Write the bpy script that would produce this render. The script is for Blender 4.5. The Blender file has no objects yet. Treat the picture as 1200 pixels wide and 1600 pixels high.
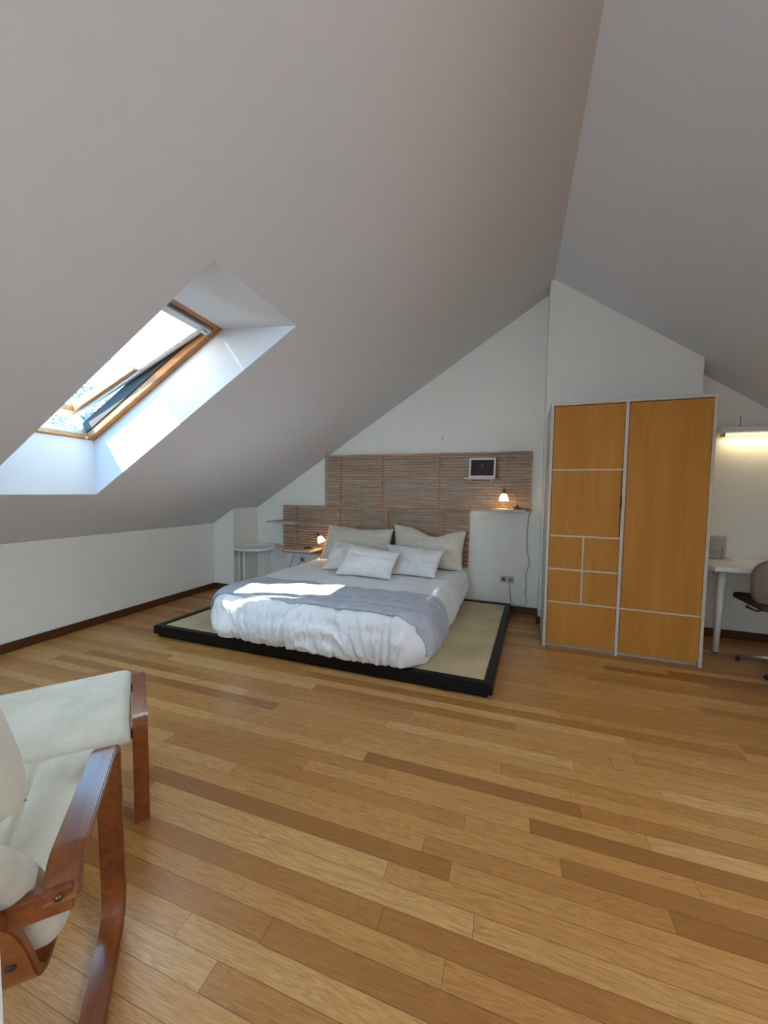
import bpy, bmesh, math, random
from mathutils import Vector, Matrix, noise
from mathutils.bvhtree import BVHTree

S = bpy.context.scene
COL = S.collection
PI = math.pi
R = math.radians

# ------------------------------------------------------------------ camera
def setup_camera():
    y, p, r = R(20.2), R(3.3), R(0.79)
    f = Vector((-math.sin(y)*math.cos(p), math.cos(y)*math.cos(p), -math.sin(p)))
    rt = f.cross(Vector((0, 0, 1))).normalized()
    up = rt.cross(f)
    rt2 = math.cos(r)*rt + math.sin(r)*up
    up2 = -math.sin(r)*rt + math.cos(r)*up
    m = Matrix((rt2, up2, -f)).transposed().to_4x4()
    m.translation = Vector((0, 0, 1.29))
    cd = bpy.data.cameras.new('camera')
    cd.sensor_fit = 'VERTICAL'
    cd.sensor_height = 36.0
    cd.lens = 590.0/1600.0*36.0
    cd.clip_start = 0.02
    co = bpy.data.objects.new('camera', cd)
    co.matrix_world = m
    COL.objects.link(co)
    S.camera = co
setup_camera()

# ------------------------------------------------------------------ light
w = bpy.data.worlds.new('sky')
S.world = w
w.use_nodes = True
bg = w.node_tree.nodes['Background']
bg.inputs[0].default_value = (0.22, 0.60, 1.0, 1)
bg.inputs[1].default_value = 9.5

def light(name, kind, loc, energy, color, direction, **kw):
    d = bpy.data.lights.new(name, kind)
    d.energy = energy
    d.color = color
    for k, v in kw.items():
        setattr(d, k, v)
    o = bpy.data.objects.new(name, d)
    o.location = loc
    o.rotation_euler = Vector(direction).to_track_quat('-Z', 'Y').to_euler()
    COL.objects.link(o)
    return o
light('sun', 'SUN', (-6, -6, 8), 46.0, (1.0, 0.96, 0.90), (0.667, 0.72, -1.0), angle=R(0.53))
# added fill light behind the camera, set in a made-up window
light('rear_fill_light', 'AREA', (-1.4, -2.66, 1.45), 30.0, (1.0, 0.95, 0.88), (0.0, 1, -0.05),
      shape='RECTANGLE', size=1.9, size_y=1.3)
# fill light at an invented, unseen second skylight in the same slope
light('slope_fill_light', 'AREA', (-2.56, -.10, 2.02), 44.0, (1.0, 0.95, 0.88), (0.527, 0.0, -0.85),
      shape='RECTANGLE', size=0.9, size_y=1.3)

# extra fill from a made-up skylight in the opposite slope, out of view
light('slope_fill_light', 'AREA', (2.02, .55, 2.25), 32.0, (0.96, 0.96, 0.96), (-0.58, 0.0, -0.815),
      shape='RECTANGLE', size=0.9, size_y=1.1)

S.view_settings.view_transform = 'Standard'
S.view_settings.look = 'None'
S.view_settings.gamma = 1.0
S.view_settings.use_curve_mapping = False
S.view_settings.exposure = 0.0

# ------------------------------------------------------------------ helpers
def lin(c):
    c = c/255.0
    return c/12.92 if c <= 0.04045 else ((c+0.055)/1.055)**2.4
def rgb(r, g, b):
    return (lin(r), lin(g), lin(b), 1.0)

class NT:
    """small helper around a material's node tree"""
    def __init__(self, name):
        self.m = bpy.data.materials.new(name)
        self.m.use_nodes = True
        self.t = self.m.node_tree
        self.b = self.t.nodes['Principled BSDF']
    def n(self, kind, **kw):
        x = self.t.nodes.new(kind)
        for k, v in kw.items():
            if k in x.inputs.keys():
                x.inputs[k].default_value = v
            else:
                setattr(x, k, v)
        return x
    def l(self, a, b):
        self.t.links.new(a, b)
    def coords(self, scale=(1, 1, 1), rot=(0, 0, 0), which='Object'):
        tc = self.n('ShaderNodeTexCoord')
        mp = self.n('ShaderNodeMapping')
        mp.inputs['Scale'].default_value = scale
        mp.inputs['Rotation'].default_value = rot
        self.l(tc.outputs[which], mp.inputs['Vector'])
        return mp.outputs[0]
    def ramp(self, fac, stops):
        r = self.n('ShaderNodeValToRGB')
        e = r.color_ramp.elements
        while len(e) < len(stops):
            e.new(0.5)
        for i, (p, c) in enumerate(stops):
            e[i].position = p
            e[i].color = c
        self.l(fac, r.inputs[0])
        return r.outputs[0]
    def bump(self, h, strength=0.3, dist=0.01):
        b = self.n('ShaderNodeBump')
        b.inputs['Strength'].default_value = strength
        b.inputs['Distance'].default_value = dist
        self.l(h, b.inputs['Height'])
        self.l(b.outputs[0], self.b.inputs['Normal'])
    def math(self, op, a, b=None, c=None):
        x = self.n('ShaderNodeMath', operation=op)
        for i, v in enumerate((a, b, c)):
            if v is None: continue
            if isinstance(v, (int, float)): x.inputs[i].default_value = v
            else: self.l(v, x.inputs[i])
        return x.outputs[0]
    def mix(self, fac, a, b, mode='MIX'):
        x = self.n('ShaderNodeMix', data_type='RGBA', blend_type=mode)
        for sock, v in ((x.inputs[0], fac), (x.inputs[6], a), (x.inputs[7], b)):
            if hasattr(v, 'is_linked'): self.l(v, sock)
            else: sock.default_value = v
        return x.outputs[2]

def plain(name, col, rough=0.5, metal=0.0, noise_scale=30.0, var=0.06, bump=0.05, spec=0.5, bdist=0.002):
    k = NT(name)
    v = k.coords()
    nz = k.n('ShaderNodeTexNoise', Scale=noise_scale, Detail=4.0)
    k.l(v, nz.inputs['Vector'])
    lo = tuple(c*(1-var) for c in col[:3]) + (1,)
    hi = tuple(min(1, c*(1+var)) for c in col[:3]) + (1,)
    k.l(k.ramp(nz.outputs[0], [(0.3, lo), (0.7, hi)]), k.b.inputs['Base Color'])
    k.b.inputs['Roughness'].default_value = rough
    k.b.inputs['Metallic'].default_value = metal
    k.b.inputs['Specular IOR Level'].default_value = spec
    if bump: k.bump(nz.outputs[0], bump, bdist)
    return k.m

def wood(name, dark, light_, axis='X', rough=0.45, scale=1.0, coat=0.0, contrast=(0.3, 0.72)):
    k = NT(name)
    s = {'X': (1.2, 14, 14), 'Y': (14, 1.2, 14), 'Z': (14, 14, 1.2)}[axis]
    v = k.coords(tuple(a*scale for a in s))
    n1 = k.n('ShaderNodeTexNoise', Scale=2.2, Detail=6.0, Roughness=0.62, Distortion=0.4)
    k.l(v, n1.inputs['Vector'])
    n2 = k.n('ShaderNodeTexNoise', Scale=14.0, Detail=3.0)
    k.l(v, n2.inputs['Vector'])
    f = k.math('ADD', k.math('MULTIPLY', n1.outputs[0], 0.75), k.math('MULTIPLY', n2.outputs[0], 0.25))
    k.l(k.ramp(f, [(contrast[0], dark), (contrast[1], light_)]), k.b.inputs['Base Color'])
    k.b.inputs['Roughness'].default_value = rough
    k.b.inputs['Coat Weight'].default_value = coat
    k.b.inputs['Coat Roughness'].default_value = 0.15
    k.bump(f, 0.08, 0.002)
    return k.m

def fabric(name, c0, c1, scale=350.0, rough=0.95, bump=0.25, soft=6.0, weave=True, sheen=0.3):
    k = NT(name)
    v = k.coords()
    n1 = k.n('ShaderNodeTexNoise', Scale=soft, Detail=5.0)
    k.l(v, n1.inputs['Vector'])
    n2 = k.n('ShaderNodeTexNoise', Scale=scale, Detail=2.0)
    k.l(v, n2.inputs['Vector'])
    f = k.math('ADD', k.math('MULTIPLY', n1.outputs[0], 0.7), k.math('MULTIPLY', n2.outputs[0], 0.3))
    k.l(k.ramp(f, [(0.35, c0), (0.65, c1)]), k.b.inputs['Base Color'])
    k.b.inputs['Roughness'].default_value = rough
    k.b.inputs['Sheen Weight'].default_value = sheen
    k.b.inputs['Specular IOR Level'].default_value = 0.2
    n3 = k.n('ShaderNodeTexNoise', Scale=24.0, Detail=4.0, Distortion=0.6)
    k.l(v, n3.inputs['Vector'])
    h = k.math('ADD', k.math('MULTIPLY', n2.outputs[0], 0.25), n3.outputs[0])
    k.bump(h, bump, 0.006)
    return k.m

# --- floor: oak boards running along X, 7 cm wide, random lengths and tones
def floor_mat():
    k = NT('oak_strip_floor')
    tc = k.n('ShaderNodeTexCoord')
    mp = k.n('ShaderNodeMapping')
    mp.inputs['Rotation'].default_value = (0, 0, R(-1.6))
    k.l(tc.outputs['Object'], mp.inputs['Vector'])
    sp = k.n('ShaderNodeSeparateXYZ')
    k.l(mp.outputs[0], sp.inputs[0])
    W = 0.07
    yv = k.math('DIVIDE', sp.outputs['Y'], W)
    row = k.math('FLOOR', yv)
    fy = k.math('SUBTRACT', yv, row)
    wr = k.n('ShaderNodeTexWhiteNoise', noise_dimensions='1D')
    k.l(row, wr.inputs['W'])
    leng = k.math('ADD', k.math('MULTIPLY', wr.outputs['Value'], 0.75), 0.75)
    wr2 = k.n('ShaderNodeTexWhiteNoise', noise_dimensions='1D')
    k.l(k.math('ADD', row, 71.3), wr2.inputs['W'])
    xv = k.math('ADD', k.math('DIVIDE', sp.outputs['X'], leng), k.math('MULTIPLY', wr2.outputs['Value'], 9.0))
    col = k.math('FLOOR', xv)
    fx = k.math('SUBTRACT', xv, col)
    cmb = k.n('ShaderNodeCombineXYZ')
    k.l(row, cmb.inputs[0]); k.l(col, cmb.inputs[1])
    wn = k.n('ShaderNodeTexWhiteNoise', noise_dimensions='2D')
    k.l(cmb.outputs[0], wn.inputs['Vector'])
    rnd = wn.outputs['Value']
    # grain
    gv = k.n('ShaderNodeCombineXYZ')
    k.l(k.math('MULTIPLY', k.math('ADD', sp.outputs['X'], k.math('MULTIPLY', rnd, 37.0)), 1.5), gv.inputs[0])
    k.l(k.math('MULTIPLY', sp.outputs['Y'], 22.0), gv.inputs[1])
    k.l(k.math('MULTIPLY', rnd, 50.0), gv.inputs[2])
    wv = k.n('ShaderNodeTexNoise', Scale=1.6, Detail=3.0, Distortion=0.7)
    k.l(gv.outputs[0], wv.inputs['Vector'])
    rings = k.math('FRACT', k.math('MULTIPLY', wv.outputs[0], 9.0))
    rings = k.math('ABSOLUTE', k.math('SUBTRACT', k.math('MULTIPLY', rings, 2.0), 1.0))
    fine = k.n('ShaderNodeTexNoise', Scale=1.0, Detail=4.0)
    fv = k.n('ShaderNodeCombineXYZ')
    k.l(k.math('MULTIPLY', sp.outputs['X'], 14.0), fv.inputs[0])
    k.l(k.math('MULTIPLY', sp.outputs['Y'], 420.0), fv.inputs[1])
    k.l(k.math('MULTIPLY', rnd, 20.0), fv.inputs[2])
    k.l(fv.outputs[0], fine.inputs['Vector'])
    base = k.ramp(rnd, [(0.0, rgb(158, 104, 52)), (0.2, rgb(182, 125, 66)), (0.5, rgb(196, 140, 78)), (0.8, rgb(204, 149, 86)), (1.0, rgb(214, 166, 104))])
    big = k.n('ShaderNodeTexNoise', Scale=1.3, Detail=2.0)
    k.l(mp.outputs[0], big.inputs['Vector'])
    c = k.mix(k.math('MULTIPLY', rings, 0.36), base, rgb(132, 84, 38))
    c = k.mix(k.math('MULTIPLY', k.math('GREATER_THAN', fine.outputs[0], 0.56), 0.24), c, rgb(90, 52, 26))
    # joints
    ey = k.math('MINIMUM', fy, k.math('SUBTRACT', 1.0, fy))
    ex = k.math('MULTIPLY', k.math('MINIMUM', fx, k.math('SUBTRACT', 1.0, fx)), k.math('DIVIDE', leng, W))
    e = k.math('MINIMUM', ey, ex)
    gap = k.math('LESS_THAN', e, 0.014)
    c = k.mix(k.math('MULTIPLY', gap, 0.6), c, rgb(52, 28, 12))
    # knots
    vo = k.n('ShaderNodeTexVoronoi', Scale=1.7)
    k.l(mp.outputs[0], vo.inputs['Vector'])
    kn = k.math('LESS_THAN', vo.outputs['Distance'], 0.022)
    c = k.mix(k.math('MULTIPLY', kn, 0.7), c, rgb(60, 32, 14))
    k.l(c, k.b.inputs['Base Color'])
    rr = k.math('ADD', k.math('MULTIPLY', big.outputs[0], 0.10), 0.24)
    rr = k.math('ADD', rr, k.math('MULTIPLY', fine.outputs[0], 0.10))
    k.l(rr, k.b.inputs['Roughness'])
    k.b.inputs['Specular IOR Level'].default_value = 0.42
    h = k.math('ADD', k.math('MULTIPLY', k.math('SMOOTH_MIN', e, 0.03, 0.01), 6.0), k.math('MULTIPLY', fine.outputs[0], 0.06))
    h = k.math('ADD', h, k.math('MULTIPLY', big.outputs[0], 0.8))
    k.bump(h, 0.25, 0.0015)
    return k.m

def tatami_mat():
    k = NT('woven_tatami')
    v = k.coords()
    sp = k.n('ShaderNodeSeparateXYZ'); k.l(v, sp.inputs[0])
    a = k.math('SINE', k.math('MULTIPLY', sp.outputs['X'], 2*PI/0.020))
    b = k.math('SINE', k.math('MULTIPLY', sp.outputs['Y'], 2*PI/0.011))
    ab = k.math('MULTIPLY', k.math('ADD', a, k.math('MULTIPLY', b, 0.5)), 0.33)
    nz = k.n('ShaderNodeTexNoise', Scale=3.0, Detail=4.0)
    k.l(v, nz.inputs['Vector'])
    f = k.math('ADD', k.math('MULTIPLY', ab, 0.35), nz.outputs[0])
    k.l(k.ramp(f, [(0.25, rgb(178, 156, 112)), (0.75, rgb(224, 206, 164))]), k.b.inputs['Base Color'])
    k.b.inputs['Roughness'].default_value = 0.7
    k.bump(ab, 0.5, 0.002)
    return k.m

def glass_mat(name, tint=(1, 1, 1, 1), gloss=0.15):
    k = NT(name)
    out = k.t.nodes['Material Output']
    tr = k.n('ShaderNodeBsdfTransparent'); tr.inputs[0].default_value = tint
    gl = k.n('ShaderNodeBsdfGlossy', Roughness=0.02)
    fr = k.n('ShaderNodeLayerWeight', Blend=0.15)
    mx = k.n('ShaderNodeMixShader')
    k.l(k.math('ADD', k.math('MULTIPLY', fr.outputs['Facing'], gloss*0.4), gloss*0.15), mx.inputs[0]); k.l(tr.outputs[0], mx.inputs[1]); k.l(gl.outputs[0], mx.inputs[2])
    k.l(mx.outputs[0], out.inputs[0])
    return k.m

def translucent_mat(name, col, amount=0.6):
    k = NT(name)
    out = k.t.nodes['Material Output']
    df = k.n('ShaderNodeBsdfDiffuse'); df.inputs[0].default_value = col
    tl = k.n('ShaderNodeBsdfTranslucent'); tl.inputs[0].default_value = col
    nz = k.n('ShaderNodeTexNoise', Scale=200.0)
    k.l(k.coords(), nz.inputs['Vector'])
    mx = k.n('ShaderNodeMixShader')
    k.l(k.math('ADD', k.math('MULTIPLY', nz.outputs[0], 0.04), amount), mx.inputs[0])
    k.l(df.outputs[0], mx.inputs[1]); k.l(tl.outputs[0], mx.inputs[2])
    k.l(mx.outputs[0], out.inputs[0])
    return k.m

def emit_mat(name, col, strength):
    k = NT(name)
    k.b.inputs['Base Color'].default_value = col
    k.b.inputs['Emission Color'].default_value = col
    nz = k.n('ShaderNodeTexNoise', Scale=60.0)
    k.l(k.coords(), nz.inputs['Vector'])
    k.l(k.math('MULTIPLY', k.math('ADD', nz.outputs[0], 0.5), strength), k.b.inputs['Emission Strength'])
    return k.m

M = {}
M['wall'] = plain('white_plaster', rgb(231, 227, 215), 0.85, var=0.015, noise_scale=9, bump=0.0, spec=0.2)
M['ceiling'] = plain('ceiling_paint', rgb(213, 214, 215), 0.9, var=0.012, noise_scale=6, bump=0.0, spec=0.15)
M['white_gloss'] = plain('white_lacquer', rgb(226, 224, 220), 0.4, var=0.02, noise_scale=12)
M['white_metal'] = plain('white_powder_metal', rgb(220, 220, 216), 0.35, var=0.02)
M['cabinet_white'] = plain('cabinet_white_edge', rgb(196, 184, 168), 0.5, var=0.03, bump=0)
M['floor'] = floor_mat()
M['baseboard'] = wood('dark_baseboard_wood', rgb(64, 34, 14), rgb(96, 54, 26), 'X', 0.4)
M['baseboardY'] = wood('dark_baseboard_wood_side', rgb(64, 34, 14), rgb(96, 54, 26), 'Y', 0.4)
M['pine'] = wood('window_pine', rgb(138, 84, 40), rgb(196, 138, 76), 'X', 0.4)
M['slat'] = wood('birch_slats', rgb(142, 100, 66), rgb(194, 152, 112), 'X', 0.55, contrast=(0.36, 0.64))
M['slat_support'] = wood('birch_uprights', rgb(172, 134, 104), rgb(206, 170, 138), 'Z', 0.55)
M['birch'] = wood('birch_veneer', rgb(166, 110, 44), rgb(192, 134, 62), 'Z', 0.6, scale=0.35, contrast=(0.25, 0.7))
M['black'] = plain('black_stained_wood', rgb(10, 10, 12), 0.4, var=0.2, noise_scale=20, spec=0.25)
M['birch'].node_tree.nodes['Principled BSDF'].inputs['Specular IOR Level'].default_value = 0.12
M['tatami'] = tatami_mat()
M['cherry'] = wood('stained_beech', rgb(100, 46, 18), rgb(154, 86, 42), 'X', 0.28, coat=0.3, scale=0.8)
M['duvet'] = fabric('white_cotton_duvet', rgb(230, 230, 228), rgb(242, 242, 241), bump=0.55, soft=4)
M['pillow_cream'] = fabric('cream_pillowcase', rgb(206, 198, 180), rgb(222, 214, 196), bump=0.35)
M['pillow_white'] = fabric('white_pillowcase', rgb(218, 216, 210), rgb(232, 230, 225), bump=0.35)
M['throw'] = fabric('grey_fleece_throw', rgb(168, 170, 180), rgb(192, 194, 202), scale=500, bump=0.7, soft=14, sheen=0.2)
M['cushion'] = fabric('unbleached_cotton', rgb(204, 196, 174), rgb(224, 216, 196), bump=0.5, soft=8)
M['stitch'] = plain('grey_piping', rgb(150, 140, 122), 0.9)
M['mattress'] = fabric('mattress_cover', rgb(196, 180, 160), rgb(212, 198, 180))
M['brass'] = plain('antique_brass', rgb(120, 96, 66), 0.3, 0.9, var=0.1)
M['shade'] = emit_mat('frosted_glass_shade', (1.0, 0.80, 0.48, 1), 2.2)
M['tube'] = emit_mat('fluorescent_tube', (1.0, 0.86, 0.62, 1), 1.1)
M['alu'] = plain('blind_aluminium', rgb(196, 200, 202), 0.35, 0.3, var=0.03)
M['blind'] = translucent_mat('white_blind_cloth', (0.9, 0.9, 0.88, 1), 0.62)
M['glass'] = glass_mat('window_glass')
M['acrylic'] = glass_mat('clear_acrylic', (0.86, 0.86, 0.85, 1), 0.5)
M['rubber'] = plain('black_rubber', rgb(28, 27, 26), 0.6, var=0.1)
M['darkgap'] = plain('dark_gasket', rgb(44, 40, 38), 0.6, var=0.1)
M['cord'] = plain('clear_grey_cord', rgb(150, 146, 140), 0.5)
M['cord_dark'] = plain('dark_cord', rgb(84, 80, 76), 0.5)
M['socket'] = plain('beige_socket_plastic', rgb(190, 186, 170), 0.4, var=0.02)
M['socket_dark'] = plain('socket_recess_grey', rgb(96, 94, 86), 0.5)
M['screen'] = plain('dark_photo_print', rgb(46, 34, 28), 0.12, var=0.5, noise_scale=9, bump=0)
M['chair_taupe'] = plain('taupe_shell', rgb(122, 108, 92), 0.5, var=0.04)
M['chair_dark'] = plain('dark_seat_pad', rgb(52, 42, 34), 0.8, var=0.1)
M['chrome'] = plain('grey_steel', rgb(176, 174, 170), 0.3, 0.7, var=0.04)
M['paper'] = plain('white_paper', rgb(224, 220, 212), 0.8, var=0.02)
M['roof_tile'] = plain('faded_roof_tiles', rgb(196, 176, 160), 0.9, var=0.25, noise_scale=4)
M['bark'] = plain('pale_bark', rgb(120, 110, 96), 0.9, var=0.2)
M['leaf'] = plain('hazy_leaves', rgb(132, 112, 90), 0.9, var=0.3, noise_scale=3)

def tag(o, label=None, cat=None, group=None, kind=None):
    if label: o['label'] = label
    if cat: o['category'] = cat
    if group: o['group'] = group
    if kind: o['kind'] = kind
    return o

def empty(name, loc=(0, 0, 0), rz=0.0, label=None, cat=None, group=None, kind=None):
    o = bpy.data.objects.new(name, None)
    COL.objects.link(o)
    o.location = loc
    o.rotation_euler = (0, 0, rz)
    o.empty_display_size = 0.05
    return tag(o, label, cat, group, kind)

def obj(name, bm, mat, parent=None, smooth=False, local=False, loc=None):
    """links a bmesh as one object; bmesh coordinates are in the parent's frame"""
    me = bpy.data.meshes.new(name)
    bmesh.ops.recalc_face_normals(bm, faces=bm.faces)
    bm.to_mesh(me); bm.free()
    if smooth:
        for p in me.polygons: p.use_smooth = True
    me.materials.append(mat)
    o = bpy.data.objects.new(name, me)
    COL.objects.link(o)
    if parent: o.parent = parent
    if loc: o.location = loc
    return o

def autosmooth(o, angle=35):
    me = o.data
    for p in me.polygons: p.use_smooth = True
    try:
        me.set_sharp_from_angle(angle=R(angle))
    except Exception:
        pass
    return o

def struct(name, bm, mat, parent=None, smooth=False):
    o = obj(name, bm, mat, parent, smooth)
    if parent is None: o['kind'] = 'structure'
    return o

def add_box(bm, x0, x1, y0, y1, z0, z1, bevel=0.0, seg=2, mat=None):
    vs = [bm.verts.new((x, y, z)) for x in (x0, x1) for y in (y0, y1) for z in (z0, z1)]
    idx = [(0, 1, 3, 2), (4, 6, 7, 5), (0, 4, 5, 1), (2, 3, 7, 6), (0, 2, 6, 4), (1, 5, 7, 3)]
    fs = [bm.faces.new([vs[i] for i in f]) for f in idx]
    if mat is not None:
        bmesh.ops.transform(bm, matrix=mat, verts=vs)
    if bevel > 0:
        es = list({e for f in fs for e in f.edges})
        bmesh.ops.bevel(bm, geom=es, offset=bevel, segments=seg, affect='EDGES', profile=0.5)
    return vs

def box(x0, x1, y0, y1, z0, z1, bevel=0.0, seg=2, mat=None):
    bm = bmesh.new()
    add_box(bm, x0, x1, y0, y1, z0, z1, bevel, seg, mat)
    return bm

def add_tube(bm, pts, r, n=10, cap=True):
    pts = [Vector(p) for p in pts]
    rs = r if isinstance(r, (list, tuple)) else [r]*len(pts)
    rings = []
    t0 = (pts[1]-pts[0]).normalized()
    ref = Vector((0, 0, 1)) if abs(t0.z) < 0.9 else Vector((1, 0, 0))
    u = t0.cross(ref).normalized()
    for i, p in enumerate(pts):
        if i == 0: t = pts[1]-pts[0]
        elif i == len(pts)-1: t = pts[-1]-pts[-2]
        else: t = pts[i+1]-pts[i-1]
        t.normalize()
        u = (u - t*u.dot(t)).normalized()
        v = t.cross(u)
        rings.append([bm.verts.new(p + rs[i]*(math.cos(a)*u + math.sin(a)*v)) for a in [2*PI*k/n for k in range(n)]])
    for a, b in zip(rings, rings[1:]):
        for k in range(n):
            bm.faces.new((a[k], a[(k+1) % n], b[(k+1) % n], b[k]))
    if cap:
        bm.faces.new(rings[0][::-1]); bm.faces.new(rings[-1])

def tube(pts, r, n=10):
    bm = bmesh.new(); add_tube(bm, pts, r, n); return bm

def add_lathe(bm, prof, center=(0, 0, 0), n=28, mat=None, close=False):
    """prof: list of (r, z)"""
    c = Vector(center)
    rings = []
    for r, z in prof:
        if r < 1e-6:
            v = bm.verts.new(Vector((0, 0, z)))
            rings.append([v])
        else:
            rings.append([bm.verts.new(Vector((r*math.cos(2*PI*k/n), r*math.sin(2*PI*k/n), z))) for k in range(n)])
    for a, b in zip(rings, rings[1:]):
        for k in range(n):
            if len(a) == 1 and len(b) == 1: continue
            if len(a) == 1: bm.faces.new((a[0], b[k], b[(k+1) % n]))
            elif len(b) == 1: bm.faces.new((a[k], a[(k+1) % n], b[0]))
            else: bm.faces.new((a[k], a[(k+1) % n], b[(k+1) % n], b[k]))
    vs = [v for r in rings for v in r]
    m = Matrix.Translation(c)
    if mat is not None: m = m @ mat
    bmesh.ops.transform(bm, matrix=m, verts=vs)

def lathe(prof, center=(0, 0, 0), n=28, mat=None):
    bm = bmesh.new(); add_lathe(bm, prof, center, n, mat); return bm

def poly(bm, pts):
    return bm.faces.new([bm.verts.new(p) for p in pts])

def prism(quad_bottom, height):
    """solid with a quad footprint"""
    bm = bmesh.new()
    lo = [bm.verts.new(p) for p in quad_bottom]
    hi = [bm.verts.new((p[0], p[1], p[2]+height)) for p in quad_bottom]
    n = len(lo)
    bm.faces.new(lo[::-1]); bm.faces.new(hi)
    for i in range(n):
        bm.faces.new((lo[i], lo[(i+1) % n], hi[(i+1) % n], hi[i]))
    return bm

def fillet(pts, rad, n=8):
    """rounds the inner corners of a 2D polyline"""
    out = [Vector(pts[0])]
    for i in range(1, len(pts)-1):
        a, p, b = Vector(pts[i-1]), Vector(pts[i]), Vector(pts[i+1])
        r = rad[i-1] if isinstance(rad, (list, tuple)) else rad
        d0, d1 = (a-p).normalized(), (b-p).normalized()
        s = min(r, (a-p).length*0.5, (b-p).length*0.5)
        p0, p1 = p+d0*s, p+d1*s
        for k in range(n+1):
            t = k/n
            out.append((1-t)**2*p0 + 2*t*(1-t)*p + t*t*p1)
    out.append(Vector(pts[-1]))
    return out

def band(path, l0, l1, thick, bevel=0.003, to3=None):
    """bent lamella: 2D path (f, z) given thickness, extruded sideways from l0 to l1"""
    bm = bmesh.new()
    P = [Vector(p) for p in path]
    up, dn = [], []
    for i, p in enumerate(P):
        t = (P[min(i+1, len(P)-1)] - P[max(i-1, 0)]).normalized()
        nrm = Vector((-t.y, t.x))
        up.append(p + nrm*thick/2); dn.append(p - nrm*thick/2)
    loop = up + dn[::-1]
    f = to3 or (lambda a, l, z: (a, l, z))
    A = [bm.verts.new(f(q.x, l0, q.y)) for q in loop]
    B = [bm.verts.new(f(q.x, l1, q.y)) for q in loop]
    n = len(loop); h = len(up)
    for i in range(h-1):   # side faces as quads
        bm.faces.new((A[i], A[i+1], A[n-2-i], A[n-1-i]))
        bm.faces.new((B[i+1], B[i], B[n-1-i], B[n-2-i]))
    for i in range(n):
        j = (i+1) % n
        bm.faces.new((A[j], A[i], B[i], B[j]))
    bmesh.ops.recalc_face_normals(bm, faces=bm.faces)
    if bevel:
        es = [e for e in bm.edges if len(e.link_faces) == 2 and e.calc_face_angle(0) > 1.2]
        bmesh.ops.bevel(bm, geom=es, offset=bevel, segments=2, affect='EDGES')
    return bm

# ------------------------------------------------------------------ room shell
YB, YF = 4.22, -2.62          # back wall, front wall
XL, XR = -3.70, 3.60          # knee walls
ZK = 0.84
def ridge(y):                 # ridge runs almost along Y
    return Vector((0.204 + (3.95-y)*(0.039/2.115), y, 3.275))
SL = 0.621

def f_floor():
    bm = bmesh.new(); poly(bm, [(XL-.2, YF-.2, 0), (XR+.2, YF-.2, 0), (XR+.2, YB+.2, 0), (XL-.2, YB+.2, 0)])
    return bm
struct('floor', f_floor(), M['floor'])

def on_left(x, y):            # height of left slope
    r = ridge(y)
    return ZK + (r.z-ZK)*(x-XL)/(r.x-XL)

# skylight opening in the left slope: [low near, low far, high far, high near]
OPEN = [(-3.066, 1.250), (-3.072, 1.957), (-1.345, 2.050), (-1.325, 1.367)]
OP = [Vector((x, y, on_left(x, y))) for x, y in OPEN]
# window plane corners at the outer end of the tunnel
WA = Vector((-3.08, 1.957, 1.640)); WB = Vector((-1.90, 2.020, 2.335))
wa = (WB-WA).normalized(); wb = (Vector((0, 1, 0)) - wa*wa.y).normalized(); wn_ = wa.cross(wb)
WL = (WB-WA).length; WW = 0.72
WF = [WA - wb*WW, WA, WB, WB - wb*WW]     # low near, low far, high far, high near

def f_ceiling():
    bm = bmesh.new()
    y0, y1 = YF-.05, YB+.05
    k0, k1 = Vector((XL, y0, ZK)), Vector((XL, y1, ZK))
    r0, r1 = ridge(y0), ridge(y1)
    def L(x, y): return Vector((x, y, on_left(x, y)))
    # left slope as a frame of strips around the opening
    ym0, ym1 = 1.0, 2.4
    def strip(ya, yb):
        poly(bm, [(XL, ya, ZK), ridge(ya), ridge(yb), (XL, yb, ZK)])
    strip(y0, -.65); strip(.45, ym0); strip(ym1, y1)
    O2 = [L(-3.0, -.50), L(-3.0, .30), L(-1.75, .30), L(-1.75, -.50)]  # opening for the added left skylight and its fill light
    out2 = [L(XL, -.65), L(XL, .45), ridge(.45), ridge(-.65)]
    nn = Vector((-.527, 0, .85))*.30
    for i in range(4):
        j = (i+1) % 4
        poly(bm, [out2[i], out2[j], O2[j], O2[i]])
        poly(bm, [O2[i], O2[j], O2[j]+nn, O2[i]+nn])
    out = [Vector((XL, ym0, ZK)), Vector((XL, ym1, ZK)), ridge(ym1), ridge(ym0)]
    for i in range(4):
        j = (i+1) % 4
        poly(bm, [out[i], out[j], OP[j], OP[i]])
    # reveal of the skylight
    for i in range(4):
        j = (i+1) % 4
        poly(bm, [OP[i], OP[j], WF[j], WF[i]])
    # right slope
    def Rr(y): return Vector((XR, y, 3.275-0.711*(XR-ridge(y).x)))
    def Q(x, y): return Vector((x, y, 3.275-0.711*(x-ridge(y).x)))
    poly(bm, [r0, Rr(y0), Rr(0.0), ridge(0.0)]); poly(bm, [ridge(1.1), Rr(1.1), Rr(y1), r1])
    O3 = [Q(1.35, .1), Q(2.35, .1), Q(2.35, 1.0), Q(1.35, 1.0)]  # opening for the added right-slope skylight and its fill light
    out3 = [ridge(0.0), Rr(0.0), Rr(1.1), ridge(1.1)]
    n3 = Vector((.58, 0, .815))*.30
    for i in range(4):
        j = (i+1) % 4
        poly(bm, [out3[i], out3[j], O3[j], O3[i]])
        poly(bm, [O3[i], O3[j], O3[j]+n3, O3[i]+n3])
    bmesh.ops.remove_doubles(bm, verts=bm.verts, dist=1e-4)
    return bm
ceil = struct('ceiling', f_ceiling(), M['ceiling'])

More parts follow.
